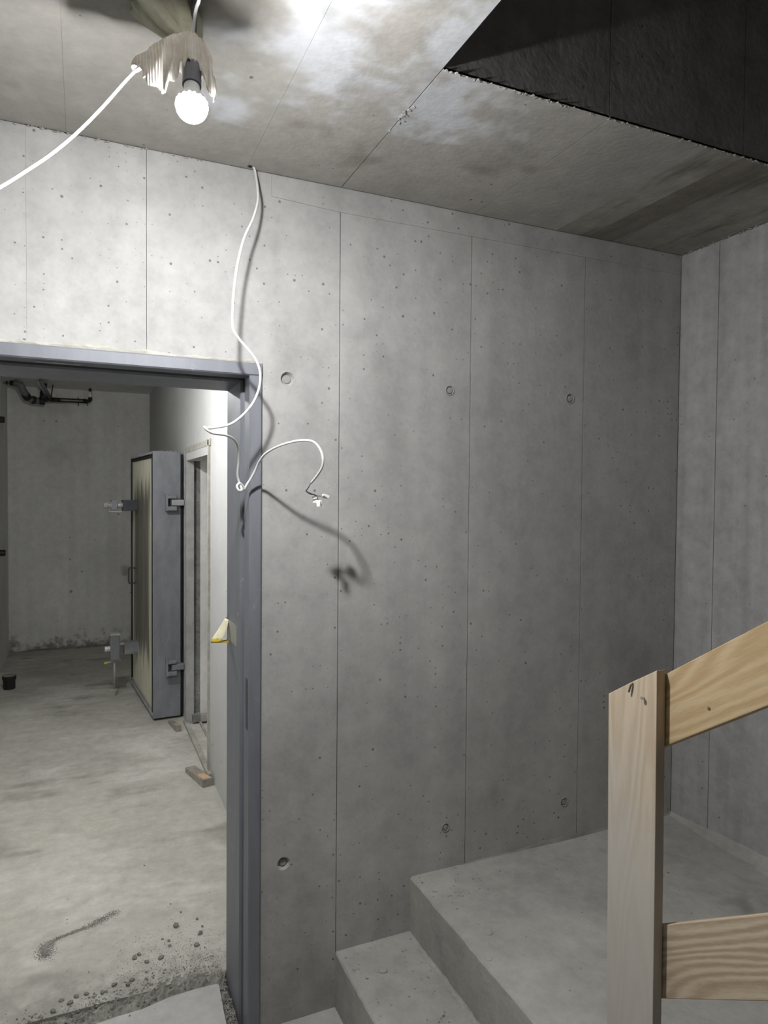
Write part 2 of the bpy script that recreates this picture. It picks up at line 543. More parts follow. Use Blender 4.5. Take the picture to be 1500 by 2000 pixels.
# ---- door wall: core + formwork panels
wb = tag(empty('wall_back', (.5, D, 0)), 'grey board-marked concrete wall around the steel door frame', 'wall', kind='structure')
wb.location = (0, 0, 0)
T0, T1 = D + .0122, 2.42
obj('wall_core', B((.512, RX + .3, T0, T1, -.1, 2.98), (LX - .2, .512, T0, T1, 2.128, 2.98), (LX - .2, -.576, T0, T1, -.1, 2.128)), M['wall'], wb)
G = .0014
wallmap = lambda u, v, d: (u, D + d, v)
TOP = 2.722
def rect(u0, u1, v0, v1, ga=G, gb=G):
    return [(u0 + ga, v0), (u1 - gb, v0), (u1 - gb, v1), (u0 + ga, v1)]
pan = []
pan.append((rect(LX, -.745, 2.132, TOP), []))
pan.append((rect(-.745, -.136, 2.132, TOP, G, .0002), []))
pan.append((rect(-.136, .176, 2.132, TOP, .0002, .0007), []))
pan.append(([(.1767, 2.132), (.518, 2.132), (.518, 0), (.776 - G, 0), (.776 - G, 2.6435), (.5463, 2.6540), (.5463, TOP), (.1767, TOP)], [(.601, 2.09, .0225), (.595, .528, .0215)]))
pan.append((rect(.776, 1.273, 0, 2.6435), [(1.189, 2.094, .0185), (1.191, .533, .0165)]))
pan.append((rect(1.273, 1.780, 0, 2.6435), [(1.715, 2.098, .0205), (1.717, .533, .0185)]))
pan.append((rect(1.780, RX, 0, 2.6435), []))
pan.append(([(.547, 2.655), (.776, 2.6445), (RX, 2.6445), (RX, TOP), (.547, TOP)], []))
pan.append((rect(LX, -.58, 0, 2.130), []))
open_holes = {(.601, 2.09), (.595, .528)}
for outline, holes in pan:
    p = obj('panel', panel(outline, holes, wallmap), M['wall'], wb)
    for hu, hv, r in holes:
        if (hu, hv) in open_holes:
            prof = [(r * .645, -.002), (r * .645, -.0005), (r * .56, .0012), (r * .52, .0035), (0, .0038)]
            q = obj('tie_hole_plug', lathe(prof, aim((hu, D + .0118, hv), (0, -1, 0))), M['plug'], p, label='recessed round plug in a tie hole')
        else:
            prof = [(r * 1.0, -.010), (r * .99, .0005), (r * .90, .0028), (r * .80, .0022), (r * .68, -.0035), (r * .60, -.0035), (r * .54, .0014), (r * .35, .0018), (0, .0016)]
            q = obj('tie_hole_plug', lathe(prof, aim((hu, D, hv), (0, -1, 0))), M['plug'], p, smooth=False, label='round mortar plug with raised ring')

# ---- right wall
wr = tag(empty('wall_right'), 'grey concrete wall rising beside the stair landing', 'wall', kind='structure')
obj('wall_core', B(RX + .006, RX + .3, FY - .2, T1, -.1, 5.5), M['wall_r'], wr)
rmap = lambda u, v, d: (RX + d, u, v)
ys = [D, 1.943, 1.44, .94, .44, -.06, -.56, -1.06, -1.56, -2.06, -2.56, FY]
for a, b in zip(ys, ys[1:]):
    top = TOP if a > 1.46 else 5.4
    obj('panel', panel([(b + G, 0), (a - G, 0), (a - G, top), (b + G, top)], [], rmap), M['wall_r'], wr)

# ---- unseen room behind the camera, closes the lobby
obj_w = obj('wall_left', B(LX - .2, LX, FY - .2, T1, -.1, 5.5), M['wall_up'])
tag(obj_w, 'plain concrete wall on the lobby side opposite the stair', 'wall', kind='structure')
obj_w = obj('wall_front', B((OX, RX, FY - .2, FY, -.1, 5.5), (LX, OX, FY - .2, FY, -.1, CZ + .1)), M['wall_up'])
tag(obj_w, 'plain concrete wall facing the door wall', 'wall', kind='structure')

# ---- lobby ceiling
ce = tag(empty('ceiling'), 'stained concrete ceiling with board joints and stair opening', 'ceiling', kind='structure')

obj('slab_core', B((LX, OX - .002, FY, T1, CZ + .005, CZ + .25), (OX - .002, RX + .1, OY + .002, T1, CZ + .005, CZ + .25)), M['ceil'], ce)
cmap = lambda u, v, d: (u, v, CZ + d)
for (x0, x1, y0, y1, mt) in ((LX, -.54, FY, D, 'ceil'), (-.54, -.036, FY, D, 'ceil'), (-.036, .467, FY, D, 'ceil'), (.467, .7775, FY, D, 'ceil'),
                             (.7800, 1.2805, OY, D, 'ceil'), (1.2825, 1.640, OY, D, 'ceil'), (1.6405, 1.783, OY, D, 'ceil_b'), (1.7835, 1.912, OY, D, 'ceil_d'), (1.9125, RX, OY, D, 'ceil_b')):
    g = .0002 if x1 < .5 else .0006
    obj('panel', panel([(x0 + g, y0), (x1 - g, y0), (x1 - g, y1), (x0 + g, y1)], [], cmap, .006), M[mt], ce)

# ---- the stair shaft above the opening
uw = tag(empty('wall_upper'), 'dark concrete wall of the stair shaft above the ceiling opening', 'wall', kind='structure')
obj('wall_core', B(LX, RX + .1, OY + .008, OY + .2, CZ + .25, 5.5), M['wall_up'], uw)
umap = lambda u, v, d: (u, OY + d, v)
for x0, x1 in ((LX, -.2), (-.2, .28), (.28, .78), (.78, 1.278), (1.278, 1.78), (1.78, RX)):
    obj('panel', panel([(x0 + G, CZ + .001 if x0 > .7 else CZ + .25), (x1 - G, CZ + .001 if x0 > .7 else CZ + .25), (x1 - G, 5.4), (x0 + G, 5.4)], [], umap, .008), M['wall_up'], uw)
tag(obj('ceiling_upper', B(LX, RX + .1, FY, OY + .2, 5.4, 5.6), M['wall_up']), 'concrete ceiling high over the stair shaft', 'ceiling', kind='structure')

# ---- lobby floor: screed that runs into the doorway and breaks off in front of the corridor screed
bm = prism([(LX, FY), (1.0, FY), (1.0, D + .001), (.516, D + .001), (.470, D + .01), (.424, 2.16), (.428, 2.26), (.436, 2.395), (.36, 2.40), (.27, 2.395), (.179, 2.374), (.10, 2.372), (.037, 2.366), (-.15, 2.352), (-.50, 2.33), (-.50, D + .001), (LX, D + .001)], 'z', -.06, 0)
tag(obj('floor', bm, M['floor_l']), 'pale dusty screed of the lobby ending in the doorway', 'floor', kind='structure')
tag(obj('floor_base', B(LX, RX, FY, 2.60, -.12, -.03), M['rubble']), 'rough concrete base in the gap between the screeds', 'floor', kind='structure')
rnd = random.Random(5)
front = [(x / 20 * 1.424 - .712, 2.455 + .012 * noise.noise(Vector((x * .9, 3, 0)))) for x in range(21)]
bm = prism([(1.2, 2.47)] + [(1.2, HBY), (-.9, HBY), (-.9, 2.47)] + front, 'z', -.08, 0)
tag(obj('floor_corridor', bm, M['floor_c']), 'dusty beige screed floor of the corridor beyond the door', 'floor', kind='structure')

# ---- corridor walls and ceiling
cw = tag(empty('wall_corridor_right'), 'white painted corridor wall with the shelter doorway', 'wall', kind='structure')
DY0, DY1, DZ = 4.215, 5.225, 2.045
obj('wall_core', B((HRX, HRX + .32, 2.42, DY0, -.1, 2.98), (HRX, HRX + .32, DY0, DY1, DZ, 2.98), (HRX, HRX + .32, DY1, HBY, -.1, 2.98)), M['paint'], cw)
tag(obj('wall_corridor_left', B(HLX - .2, HLX, 2.42, HBY, -.1, 2.98), M['paint_old']), 'plain corridor wall at the left picture edge', 'wall', kind='structure')
tag(obj('wall_corridor_end', B(HLX - .2, HRX + .3, HBY, HBY + .2, -.1, 2.98), M['end']), 'dim end wall of the corridor with damp foot', 'wall', kind='structure')
tag(obj('ceiling_corridor', B(HLX - .2, HRX + .3, T1 + .002, HBY, HALL_Z, HALL_Z + .15), M['paint_old']), 'concrete ceiling of the corridor', 'ceiling', kind='structure')
# room behind the shelter doorway
tag(obj('wall_shelter', B((1.30, 1.45, 4.0, 5.6, -.1, 2.5), (1.03, 1.30, 5.5, 5.6, -.1, 2.5), (1.03, 1.30, 4.0, 4.1, -.1, 2.5), (1.03, 1.45, 4.0, 5.6, 2.5, 2.6)), M['paint_old']),
    'grey plastered wall inside the shelter doorway', 'wall', kind='structure')

# damp, crumbling foot of the end wall
bm = bmesh.new()
ragged_strip(bm, [(-.70, HBY - .01, 0), (.70, HBY - .01, 0)], .06, .02, 3, 60, 5)
tag(obj('trim_1', bm, M['rubble']), 'dark crumbling dirt along the foot of the end wall', 'dirt', kind='structure')

# ---- steel door frame in the door wall
fr = tag(empty('door_1', (-.03, D, 0)), 'grey-blue steel door frame set in the concrete wall', 'door frame', kind='structure')
fr.location = (0, 0, 0)
prof = [(.516, 2.135), (.516, 2.120), (.512, 2.117), (.481, 2.117), (.477, 2.121), (.477, 2.186), (.491, 2.186), (.491, 2.205), (.474, 2.205), (.468, 2.211), (.468, 2.424), (.475, 2.431), (.514, 2.431), (.514, 2.135)]
obj('jamb', prism(prof, 'z', -.03, 2.0908), M['steel'], fr)
obj('jamb', prism([(-.062 - x, y) for x, y in prof], 'z', -.03, 2.0908), M['steel'], fr)
hp = [(y, 2.13 - (.516 - x)) for x, y in prof]
obj('frame_header', prism(hp, 'x', -.578, .516), M['steel'], fr)
# seal strips lying in the grooves
obj('seal', B(.484, .492, 2.187, 2.203, -.02, 2.09), M['black'], fr)
obj('seal', B(-.554, -.546, 2.187, 2.203, -.02, 2.09), M['black'], fr)
obj('seal', B(-.54, .485, 2.187, 2.203, 2.098, 2.106), M['black'], fr)
obj('name_plate', B(-.115, .0, 2.150, 2.166, 2.0895, 2.0912), M['steel_lt'], fr, label='pale strip stuck under the frame header')
# strike plates on the jamb
for z in (.98,):
    obj('strike_plate', B(.4755, .4775, 2.135, 2.160, z, z + .16), M['steel_dk'], fr)
# ragged mortar over the frame header
bm = bmesh.new()
rnd = random.Random(2)
n = 90
rows = []
for i in range(n + 1):
    x = -.578 + 1.098 * i / n
    h = .004 + .012 * abs(noise.noise(Vector((x * 8, 1.3, 0)))) + .004 * rnd.random()
    rows.append([bm.verts.new((x, D - .0015 - .003 * rnd.random(), 2.128)), bm.verts.new((x, D - .002 - .004 * rnd.random(), 2.130 + h * .6)), bm.verts.new((x, D + .001, 2.132 + h))])
for a, b in zip(rows, rows[1:]):
    for j in range(2): bm.faces.new([a[j], a[j + 1], b[j + 1], b[j]])
tag(obj('trim_2', bm, M['mortar_lt'], solid=.002), 'ragged pale mortar line along the top of the door frame', 'mortar', kind='structure')

# ---- shelter doorway lining in the corridor wall
d2 = tag(empty('door_2', (HRX, 4.7, 0)), 'narrow shelter doorway with pale lining in the white wall', 'doorway', kind='structure')
d2.location = (0, 0, 0)
obj('jamb', B(.700, .756, DY1 - .055, DY1 + .02, 0, 2.005), M['steel_lt'], d2)
obj('reveal', B(.756, .806, DY1 - .02, DY1 + .02, .05, 1.98), M['rough'], d2, label='rough dark concrete strip in the doorway')
obj('reveal', B(.806, 1.035, DY1 - .03, DY1 + .02, .05, 1.98), M['paint_old'], d2)
obj('ledge', B(.80, 1.03, DY1 - .09, DY1 - .03, .03, .075), M['mortar_lt'], d2)
obj('foot_block', B(.742, .80, DY1 - .09, DY1 - .02, .03, .085), M['rough'], d2)
obj('jamb', B(.700, .735, DY0 - .004, DY0 + .035, 0, 2.045), M['mortar_lt'], d2)
obj('mortar_strip', B(.700, .72, DY0 - .03, DY1, 2.008, 2.050), M['mortar_lt'], d2, bevel=.003)
obj('frame_header', B(.702, .80, DY0, DY1, 1.955, 2.008), M['paint'], d2)
obj('soffit', B(.80, 1.035, DY0, DY1, 1.975, 2.06), M['paint_old'], d2)
obj('sill', B((.690, .722, DY0 - .05, DY1 + .02, 0, .028),), M['mortar_lt'], d2, bevel=.004)
obj('sill', B(.722, .790, DY0, DY1, -.02, .018), M['floor_c'], d2)
obj('sill_ridge', B(.790, .806, DY0, DY1, -.02, .034), M['mortar_lt'], d2, bevel=.004)
obj('sill', B(.806, 1.30, 4.1, 5.5, -.02, .012), M['floor_c'], d2)
obj('sill_ridge', B(.885, .895, DY0, DY1, -.02, .018), M['mortar'], d2)

# ---- stair: one step, the landing, and the flight that turns back beside the right wall
sw = tag(empty('staircase'), 'raw concrete stair with two steps up to a corner landing', 'staircase', kind='structure')
def chipped_block(name, x0, x1, y0, y1, z1, seed, nose='x'):
    """block with a slightly uneven nosing"""
    bm = bmesh.new()
    rnd = random.Random(seed)
    ny = 70
    rows = []
    for i in range(ny + 1):
        y = y0 + (y1 - y0) * i / ny
        w = noise.noise(Vector((y * 7, seed, 0))) * .004 + noise.noise(Vector((y * 40, seed, 2))) * .0022
        c = .005 + .006 * max(0, noise.noise(Vector((y * 13, seed, 5)))) + .002 * rnd.random()
        rows.append([bm.verts.new(p) for p in ((x0 + w * .4, y, -.02), (x0 + w, y, z1 - c), (x0 + w + c * .7, y, z1 - .0005), (x0 + .06, y, z1 + .001 * noise.noise(Vector((y * 5, 0, 0)))), (x1, y, z1))])
    for a, b in zip(rows, rows[1:]):
        for j in range(4): bm.faces.new([a[j], a[j + 1], b[j + 1], b[j]])
    bm.faces.new([r[4] for r in (rows[0], rows[-1])] + [bm.verts.new((x1, y1, -.02)), bm.verts.new((x1, y0, -.02))])
    bm.faces.new(rows[0][::-1] + [bm.verts.new((x1, y0, -.02))])
    bm.faces.new(rows[-1] + [bm.verts.new((x1, y1, -.02))])
    return obj(name, bm, M['stair'], sw)
YS = .90
chipped_block('step', .774, 1.06, YS, D, .190, 1)
chipped_block('landing', 1.052, RX, YS, D, LAND, 2)
for i in range(12):
    z = LAND + .19 * (i + 1)
    y1 = YS - .28 * i
    obj('step', B(1.05, RX, max(FY, y1 - .28) if i < 11 else FY, y1, -.02, z), M['stair'], sw, bevel=.004)
# ridge of mortar along the foot of the landing riser
bm = bmesh.new()
ragged_strip(bm, [(1.044, YS + .02, .19), (1.044, D - .01, .19)], .03, .012, 8, 90, 4)
obj('mortar_ridge', bm, M['stair'], sw)
# mortar dots and ring on the treads
def blob(x, y, z, r, h, name='mortar_dot', seg=18):
    bm = lathe([(r, -.001), (r * .97, h * .6), (r * .8, h), (0, h * 1.05)], Matrix.Translation((x, y, z)), seg)
    for v in bm.verts:
        q = 1 + .12 * noise.noise(v.co * 60)
        v.co.x = x + (v.co.x - x) * q; v.co.y = y + (v.co.y - y) * q
    return obj(name, bm, M['mortar_lt'], sw, smooth=False, label='round pale mortar dot on the tread')
blob(1.139, 1.758, LAND, .0125, .004)
blob(.884, 1.98, .19, .014, .006)
blob(1.075, 1.66, LAND, .012, .002)
# crumbs on the landing
bm = bmesh.new()
rnd = random.Random(11)
for i in range(90):
    g = rnd.gauss
    if i < 60: x, y = 1.17 + g(0, .07), 2.00 + g(0, .05)
    else: x, y = rnd.uniform(1.08, 2.2), rnd.uniform(1.3, 2.1)
    if x < 1.07 or y > 2.12: continue
    lump(bm, (x, y, LAND), rnd.uniform(.0015, .0045), i)
tag(obj('landing_crumbs', bm, M['stair']), 'fine concrete crumbs scattered on the stair landing', 'crumbs', kind='stuff')
bm = bmesh.new()
for i in range(45):
    x, y = rnd.choice(((rnd.gauss(.80, .02), rnd.uniform(2.0, 2.12)), (rnd.gauss(1.0, .03), rnd.uniform(1.7, 2.12)), (rnd.uniform(.79, 1.0), rnd.uniform(1.7, 2.1))))
    if x < .785: continue
    lump(bm, (x, y, .19), rnd.uniform(.0015, .005), 200 + i)
tag(obj('step_crumbs', bm, M['stair']), 'fine concrete crumbs lying on the lower step', 'crumbs', kind='stuff')
# mortar fillets at the wall feet
bm = bmesh.new()
rows = []
for i in range(61):
    t = i / 60
    y = D - t * 1.2
    h = min(.046, .010 + .075 * t) * (1 + .22 * noise.noise(Vector((y * 12, 2, 0))))
    wd = min(.075, .02 + .10 * t) * (1 + .35 * noise.noise(Vector((y * 9, 7, 0))))
    row = [bm.verts.new((RX - .0005, y, LAND + h)), bm.verts.new((RX - wd * .22, y, LAND + h * .62 + .004 * noise.noise(Vector((y * 50, 1, 1))))),
           bm.verts.new((RX - wd * .6, y, LAND + h * .24 + .004 * noise.noise(Vector((y * 40, 3, 1))))), bm.verts.new((RX - wd, y, LAND - .001))]
    rows.append(row)
for a, b in zip(rows, rows[1:]):
    for j in range(3): bm.faces.new([a[j], a[j + 1], b[j + 1], b[j]])
tag(obj('trim_3', bm, M['stair']), 'uneven mortar fillet where the landing meets the right wall', 'mortar', kind='structure')
bm = bmesh.new()
rows = []
for i in range(81):
    x = 1.25 + (RX - 1.25) * i / 80
    h = (.003 + .014 * max(0, noise.noise(Vector((x * 3.2, 4, 0))) + .35)) * min(1, i / 8)
    rows.append([bm.verts.new((x, D - .0005, LAND + h)), bm.verts.new((x, D - .003, LAND + h * .9)), bm.verts.new((x, D - .004 - h * .4, LAND - .001))])
for a, b in zip(rows, rows[1:]):
    for j in range(2): bm.faces.new([a[j], a[j + 1], b[j + 1], b[j]])
tag(obj('trim_4', bm, M['mortar']), 'thin dark mortar lip where the landing meets the door wall', 'mortar', kind='structure')
# broken edge of the wall corner and crumbs along ceiling edges
bm = bmesh.new()
rnd = random.Random(21)
for i in range(150):
    x = rnd.uniform(OX, 2.2)
    lump(bm, (x, OY + rnd.uniform(-.003, .006), CZ - rnd.uniform(.002, .004)), rnd.uniform(.0015, .005), 500 + i)
for i in range(14):
    lump(bm, (.779 + rnd.gauss(0, .006), rnd.gauss(1.70, .035), CZ - .003), rnd.uniform(.003, .007), 800 + i)
for i in range(60):
    lump(bm, (RX - rnd.uniform(.0, .006), rnd.uniform(1.5, D), CZ - rnd.uniform(.003, .008)), rnd.uniform(.003, .007), 900 + i)
for i in range(60):
    lump(bm, (rnd.uniform(-.5, .35), D - rnd.uniform(.0, .004), CZ - rnd.uniform(.003, .008)), rnd.uniform(.002, .005), 1000 + i)
tag(obj('ceiling_edge_crumbs', bm, M['ceil']), 'crumbly concrete burrs along the ceiling edges', 'burrs', kind='stuff')

# ================================================================== THINGS
# ---- timber guard rail on the landing corner
rl = tag(empty('timber_railing', (1.06, 1.08, LAND)), 'temporary railing of raw timber boards on the stair landing corner', 'railing')
def part(name, bm, mat, parent, origin, **kw):
    """bm given in world coordinates; keep the parent's origin"""
    o = obj(name, bm, mat, parent, **kw)
    o.matrix_parent_inverse = Matrix.Translation(-Vector(origin))
    return o
RO = (1.06, 1.08, LAND)
part('post', prism([(1.159, 1.297), (1.090, 1.341), (1.023, 1.381), (1.019, 1.0), (1.014, LAND), (1.146, LAND), (1.152, .9)], 'x', 1.050, 1.0735), M['post'], rl, RO, bevel=.0015)
def board(yz0, h, slope, y_end):
    y0, z0 = yz0
    f = lambda y: z0 + (y0 - y) * slope
    ya = 1.13
    return prism([(ya, f(ya)), (ya, f(ya) + h), (y_end, f(y_end) + h), (y_end, f(y_end))], 'x', 1.0755, 1.0995)
part('handrail_board', board((1.02, 1.226), .148, .66, -.42), M['rail'], rl, RO, bevel=.0015)
part('middle_board', board((1.017, .709), .152, .67, -.42), M['rail_low'], rl, RO, bevel=.0015)
part('post', B(1.050, 1.0735, -.38, -.25, 1.14, 2.22), M['post'], rl, RO, bevel=.0015)
part('nail', tube([(1.052, 1.087, 1.337), (1.0475, 1.088, 1.337), (1.0455, 1.0895, 1.332), (1.0445, 1.093, 1.319)], .0022, 8), M['nail'], rl, RO, smooth=True, label='bent nail sticking out of the post')
part('nail', lathe([(.0018, -.006), (.0018, .005), (.0042, .006), (.0036, .008), (0, .0085)], aim((1.0495, 1.056, 1.317), (-1, -.2, .1)), 12), M['nail_br'], rl, RO, label='shiny nail head')
part('nail', lathe([(.0018, -.006), (.0018, .0008), (.0035, .001), (0, .0018)], aim((1.0755, .92, 1.332), (-1, 0, 0)), 10), M['nail'], rl, RO)

# ---- bare bulb in its fleece wrap under the ceiling
bo = (.201, 1.388, 2.52)
lamp = tag(empty('hanging_lamp', (.197, 1.379, 2.443)), 'bare glowing bulb in dark socket wrapped with crumpled paper under ceiling', 'lamp')
LO = (.197, 1.379, 2.443)
axis = Vector((.004, .030, .10)).normalized()
cen = Vector((.197, 1.379, 2.472))
mt = aim(cen, axis)
R0 = .0305
prof = []
for i in range(13):
    a = math.pi * (1 - i / 12 * .55)
    prof.append((R0 * math.sin(a) if i else 0, R0 * math.cos(a)))
neck = [(R0 * math.sin(math.pi * q), R0 * math.cos(math.pi * q)) for q in (.48, .42, .36, .30, .26)]
bulb = part('bulb', lathe(neck + [(.0185, .0250), (.0160, .030), (.0150, .048), (.0125, .050), (.0125, .056)], mt, 28), M['bulb_base'], lamp, LO, smooth=True, label='pale plastic bulb neck')
g = part('bulb_glass', lathe(prof, mt, 18, close=False), M['bulb_main'], bulb, (0, 0, 0), smooth=True, label='glowing white bulb dome')
g.matrix_parent_inverse = Matrix.Identity(4)
part('socket', lathe([(.0165, .046), (.0182, .047), (.0182, .094), (.0172, .098), (.0175, .128), (.012, .140), (.005, .150), (0, .150)], mt, 28), M['socket'], lamp, LO, smooth=False, bevel=.0008)
topc = cen + axis * .150
# crumpled skirt
def skirt(top, spread, seed, nu=128, nv=18):
    bm = bmesh.new()
    rows = []
    for j in range(nv + 1):
        t = j / nv
        row = []
        for i in range(nu):
            a = 2 * math.pi * i / nu
            ca, sa = math.cos(a), math.sin(a)
            rad, drop = spread(a)
            fold = (.004 + .10 * rad) * noise.noise(Vector((ca * 3.2, sa * 3.2, seed + t * .8))) + .0035 * math.sin(17 * a + 3 * noise.noise(Vector((ca * 2, sa * 2, seed))))
            crum = (.003 + .07 * rad) * noise.noise(Vector((ca * 8, sa * 8, seed + t * 6)))
            r = .014 + (rad - .014) * (t ** .55) + (fold * 1.5 + crum) * min(1, t * 1.6)
            r = max(r, .0225 * min(1, t * 3) + .010)
            hz = -drop * (t ** 1.25) * (1 + .30 * noise.noise(Vector((ca * 6, sa * 6, seed + 9)))) + .006 * noise.noise(Vector((ca * 7, sa * 7, t * 6 + seed)))
            row.append(bm.verts.new((top[0] + r * ca, top[1] + r * sa, top[2] + hz)))
        rows.append(row)
    for a, b in zip(rows, rows[1:]):
        for i in range(nu):
            q = (i + 1) % nu
            bm.faces.new([a[i], a[q], b[q], b[i]])
    return bm
def lerp_list(a, tab):
    a = a % (2 * math.pi)
    for (a0, r0, d0), (a1, r1, d1) in zip(tab, tab[1:]):
        if a0 <= a <= a1:
            f = (a - a0) / (a1 - a0); f = f * f * (3 - 2 * f)
            return r0 + (r1 - r0) * f, d0 + (d1 - d0) * f
    return tab[-1][1:]
P = math.pi
tabA = [(0, .052, .085), (.2 * P, .042, .06), (.5 * P, .048, .045), (.72 * P, .080, .045), (.867 * P, .108, .060), (1.0 * P, .088, .095), (1.13 * P, .066, .116), (1.22 * P, .046, .105), (1.30 * P, .034, .072), (1.45 * P, .031, .066), (1.62 * P, .034, .082), (1.72 * P, .046, .112), (1.87 * P, .058, .118), (2 * P, .052, .085)]
part('paper_wrap', skirt(topc + Vector((-.004, .0, .012)), lambda a: lerp_list(a, tabA), 3), M['paper'], lamp, LO, smooth=True, solid=.0008, label='crumpled white paper skirt around the socket')
# greenish bunched fleece between skirt and ceiling
bm = bmesh.new()
rows = []
for j in range(13):
    t = j / 12
    c = Vector((.190, 1.430, 2.612)).lerp(Vector((.158, 1.505, CZ + .002)), t)
    row = []
    for i in range(48):
        a = 2 * P * i / 48
        r = (.012 + .036 * t ** .6) * (1 + .16 * math.sin(5 * a + t * 2) + .08 * math.sin(11 * a)) + .010 * t
        row.append(bm.verts.new(c + Vector((1.2 * r * math.cos(a), r * math.sin(a), .006 * noise.noise(Vector((a, t * 3, 2)))))))
    rows.append(row)
for a, b in zip(rows, rows[1:]):
    for i in range(48): bm.faces.new([a[i], a[(i + 1) % 48], b[(i + 1) % 48], b[i]])
part('fleece_bundle', bm, M['film'], lamp, LO, smooth=True, solid=.001, label='grey-green bunched fleece stuffed against the ceiling')
part('hook', tube([topc - axis * .01, topc + Vector((.004, .004, .015)), topc + Vector((.006, .01, .05)), (topc.x + .006, topc.y + .012, CZ + .01)], .006, 10), M['steel_dk'], lamp, LO, smooth=True)
part('tie_wire', tube([(topc.x - .004, topc.y, topc.z + .01), (.150, 1.42, 2.68), (.118, 1.40, CZ + .002)], .0008, 6), M['steel_lt'], lamp, LO, smooth=True)
part('cord', tube([topc + Vector((.0, .0, -.004)), (.204, 1.400, 2.646), (.204, 1.370, 2.654), (.206, 1.350, 2.657), (.206, 1.28, 2.668), (.20, 1.10, 2.69), (.20, .9, 2.70), (.21, .75, CZ + .003)], .0033, 10), M['cable'], lamp, LO, smooth=True, label='white cable leaving the lamp toward the ceiling')

c1 = tag(obj('power_cable', tube([(.150, 1.462, 2.622), (.124, 1.450, 2.585), (.085, 1.440, 2.530), (.039, 1.420, 2.455), (-.006, 1.400, 2.387), (-.047, 1.380, 2.332), (-.087, 1.360, 2.285), (-.124, 1.340, 2.243), (-.167, 1.320, 2.202), (-.40, 1.22, 2.02), (-.80, 1.10, 1.80), (LX - .004, 1.05, 1.71)], .0031, 10), M['cable_dusty'], smooth=True),
    'taut white cable running from the lamp wrap to the left picture edge', 'cable')

# ---- loose cable hanging from the ceiling with connectors
hc = tag(empty('hanging_cable', (.486, 2.115, CZ)), 'loose white cable hanging from the ceiling over the door frame corner', 'cable')
HO = (.486, 2.115, CZ)
cable = [(.480, 2.116, 2.735), (.488, 2.114, 2.722), (.492, 2.108, 2.700), (.491, 2.080, 2.646), (.484, 2.050, 2.595), (.463, 2.020, 2.531), (.431, 1.990, 2.461), (.409, 1.975, 2.380), (.397, 1.965, 2.303), (.392, 1.960, 2.237), (.393, 1.960, 2.194), (.407, 1.955, 2.166), (.431, 1.950, 2.138), (.456, 1.950, 2.108), (.470, 1.955, 2.074), (.471, 1.965, 2.035), (.455, 1.970, 1.990), (.424, 1.965, 1.951), (.385, 1.950, 1.921), (.341, 1.930, 1.908), (.313, 1.910, 1.903), (.305, 1.900, 1.905), (.312, 1.900, 1.897), (.330, 1.910, 1.890), (.369, 1.945, 1.889), (0.402, 1.990, 1.882), (0.421, 2.020, 1.862), (0.429, 2.050, 1.823), (0.430, 2.070, 1.785), (0.437, 2.080, 1.759),
         (0.444, 2.075, 1.738), (0.434, 2.065, 1.734), (0.428, 2.068, 1.747), (0.438, 2.076, 1.756), (0.450, 2.084, 1.747), (0.454, 2.088, 1.738),
         (0.462, 2.085, 1.753), (0.471, 2.080, 1.768), (0.482, 2.065, 1.794), (0.489, 2.040, 1.821), (0.499, 1.995, 1.845), (0.523, 1.940, 1.864), (0.554, 1.905, 1.875), (0.583, 1.885, 1.879), (0.605, 1.868, 1.873), (0.619, 1.855, 1.853), (0.626, 1.850, 1.827), (0.627, 1.860, 1.803), (0.621, 1.885, 1.780), (0.613, 1.920, 1.757)]
part('sheath', tube(cable, .0036, 10, 5), M['cable'], hc, HO, smooth=True)
w1 = [(0.614, 1.918, 1.760), (0.604, 1.925, 1.743), (0.600, 1.930, 1.734), (0.611, 1.930, 1.728), (0.630, 1.935, 1.723), (0.643, 1.940, 1.720), (0.658, 1.940, 1.720)]
w2 = [(0.614, 1.918, 1.760), (0.607, 1.930, 1.742), (0.604, 1.935, 1.733), (0.618, 1.940, 1.725), (0.632, 1.945, 1.723), (0.635, 1.945, 1.715)]
w3 = [(0.614, 1.918, 1.760), (0.605, 1.920, 1.743), (0.602, 1.925, 1.734), (0.616, 1.925, 1.727), (0.633, 1.930, 1.721), (0.640, 1.930, 1.706)]
for wpts, mm in ((w1, 'wire_gr'), (w2, 'wire_dk'), (w3, 'wire_dk')):
    part('wire', tube(wpts, .0012, 8, 5), M[mm], hc, HO, smooth=True)
def connector(loc, d):
    bm = bmesh.new()
    box(bm, -.0065, .0065, -.0045, .0045, 0, .019)
    box(bm, -.0055, .0055, .0045, .0065, .004, .020)     # lever
    box(bm, -.0065, -.0045, .0045, .0075, 0, .012)
    box(bm, .0045, .0065, .0045, .0075, 0, .012)
    bm.transform(aim(loc, d))
    return bm
for loc, d in (((.656, 1.940, 1.7195), (1, .1, -.22)), ((.635, 1.945, 1.718), (-.1, 0, -1)), ((.640, 1.930, 1.708), (.06, -.05, -1))):
    part('wire_connector', connector(loc, d), M['conn'], hc, HO, bevel=.0008, label='white lever wire connector')
bm = bmesh.new()
lump(bm, (.474, 2.108, CZ - .004), .008, 3, .35)
part('ceiling_plug', bm, M['black'], hc, HO, label='dark hole edge in the ceiling')

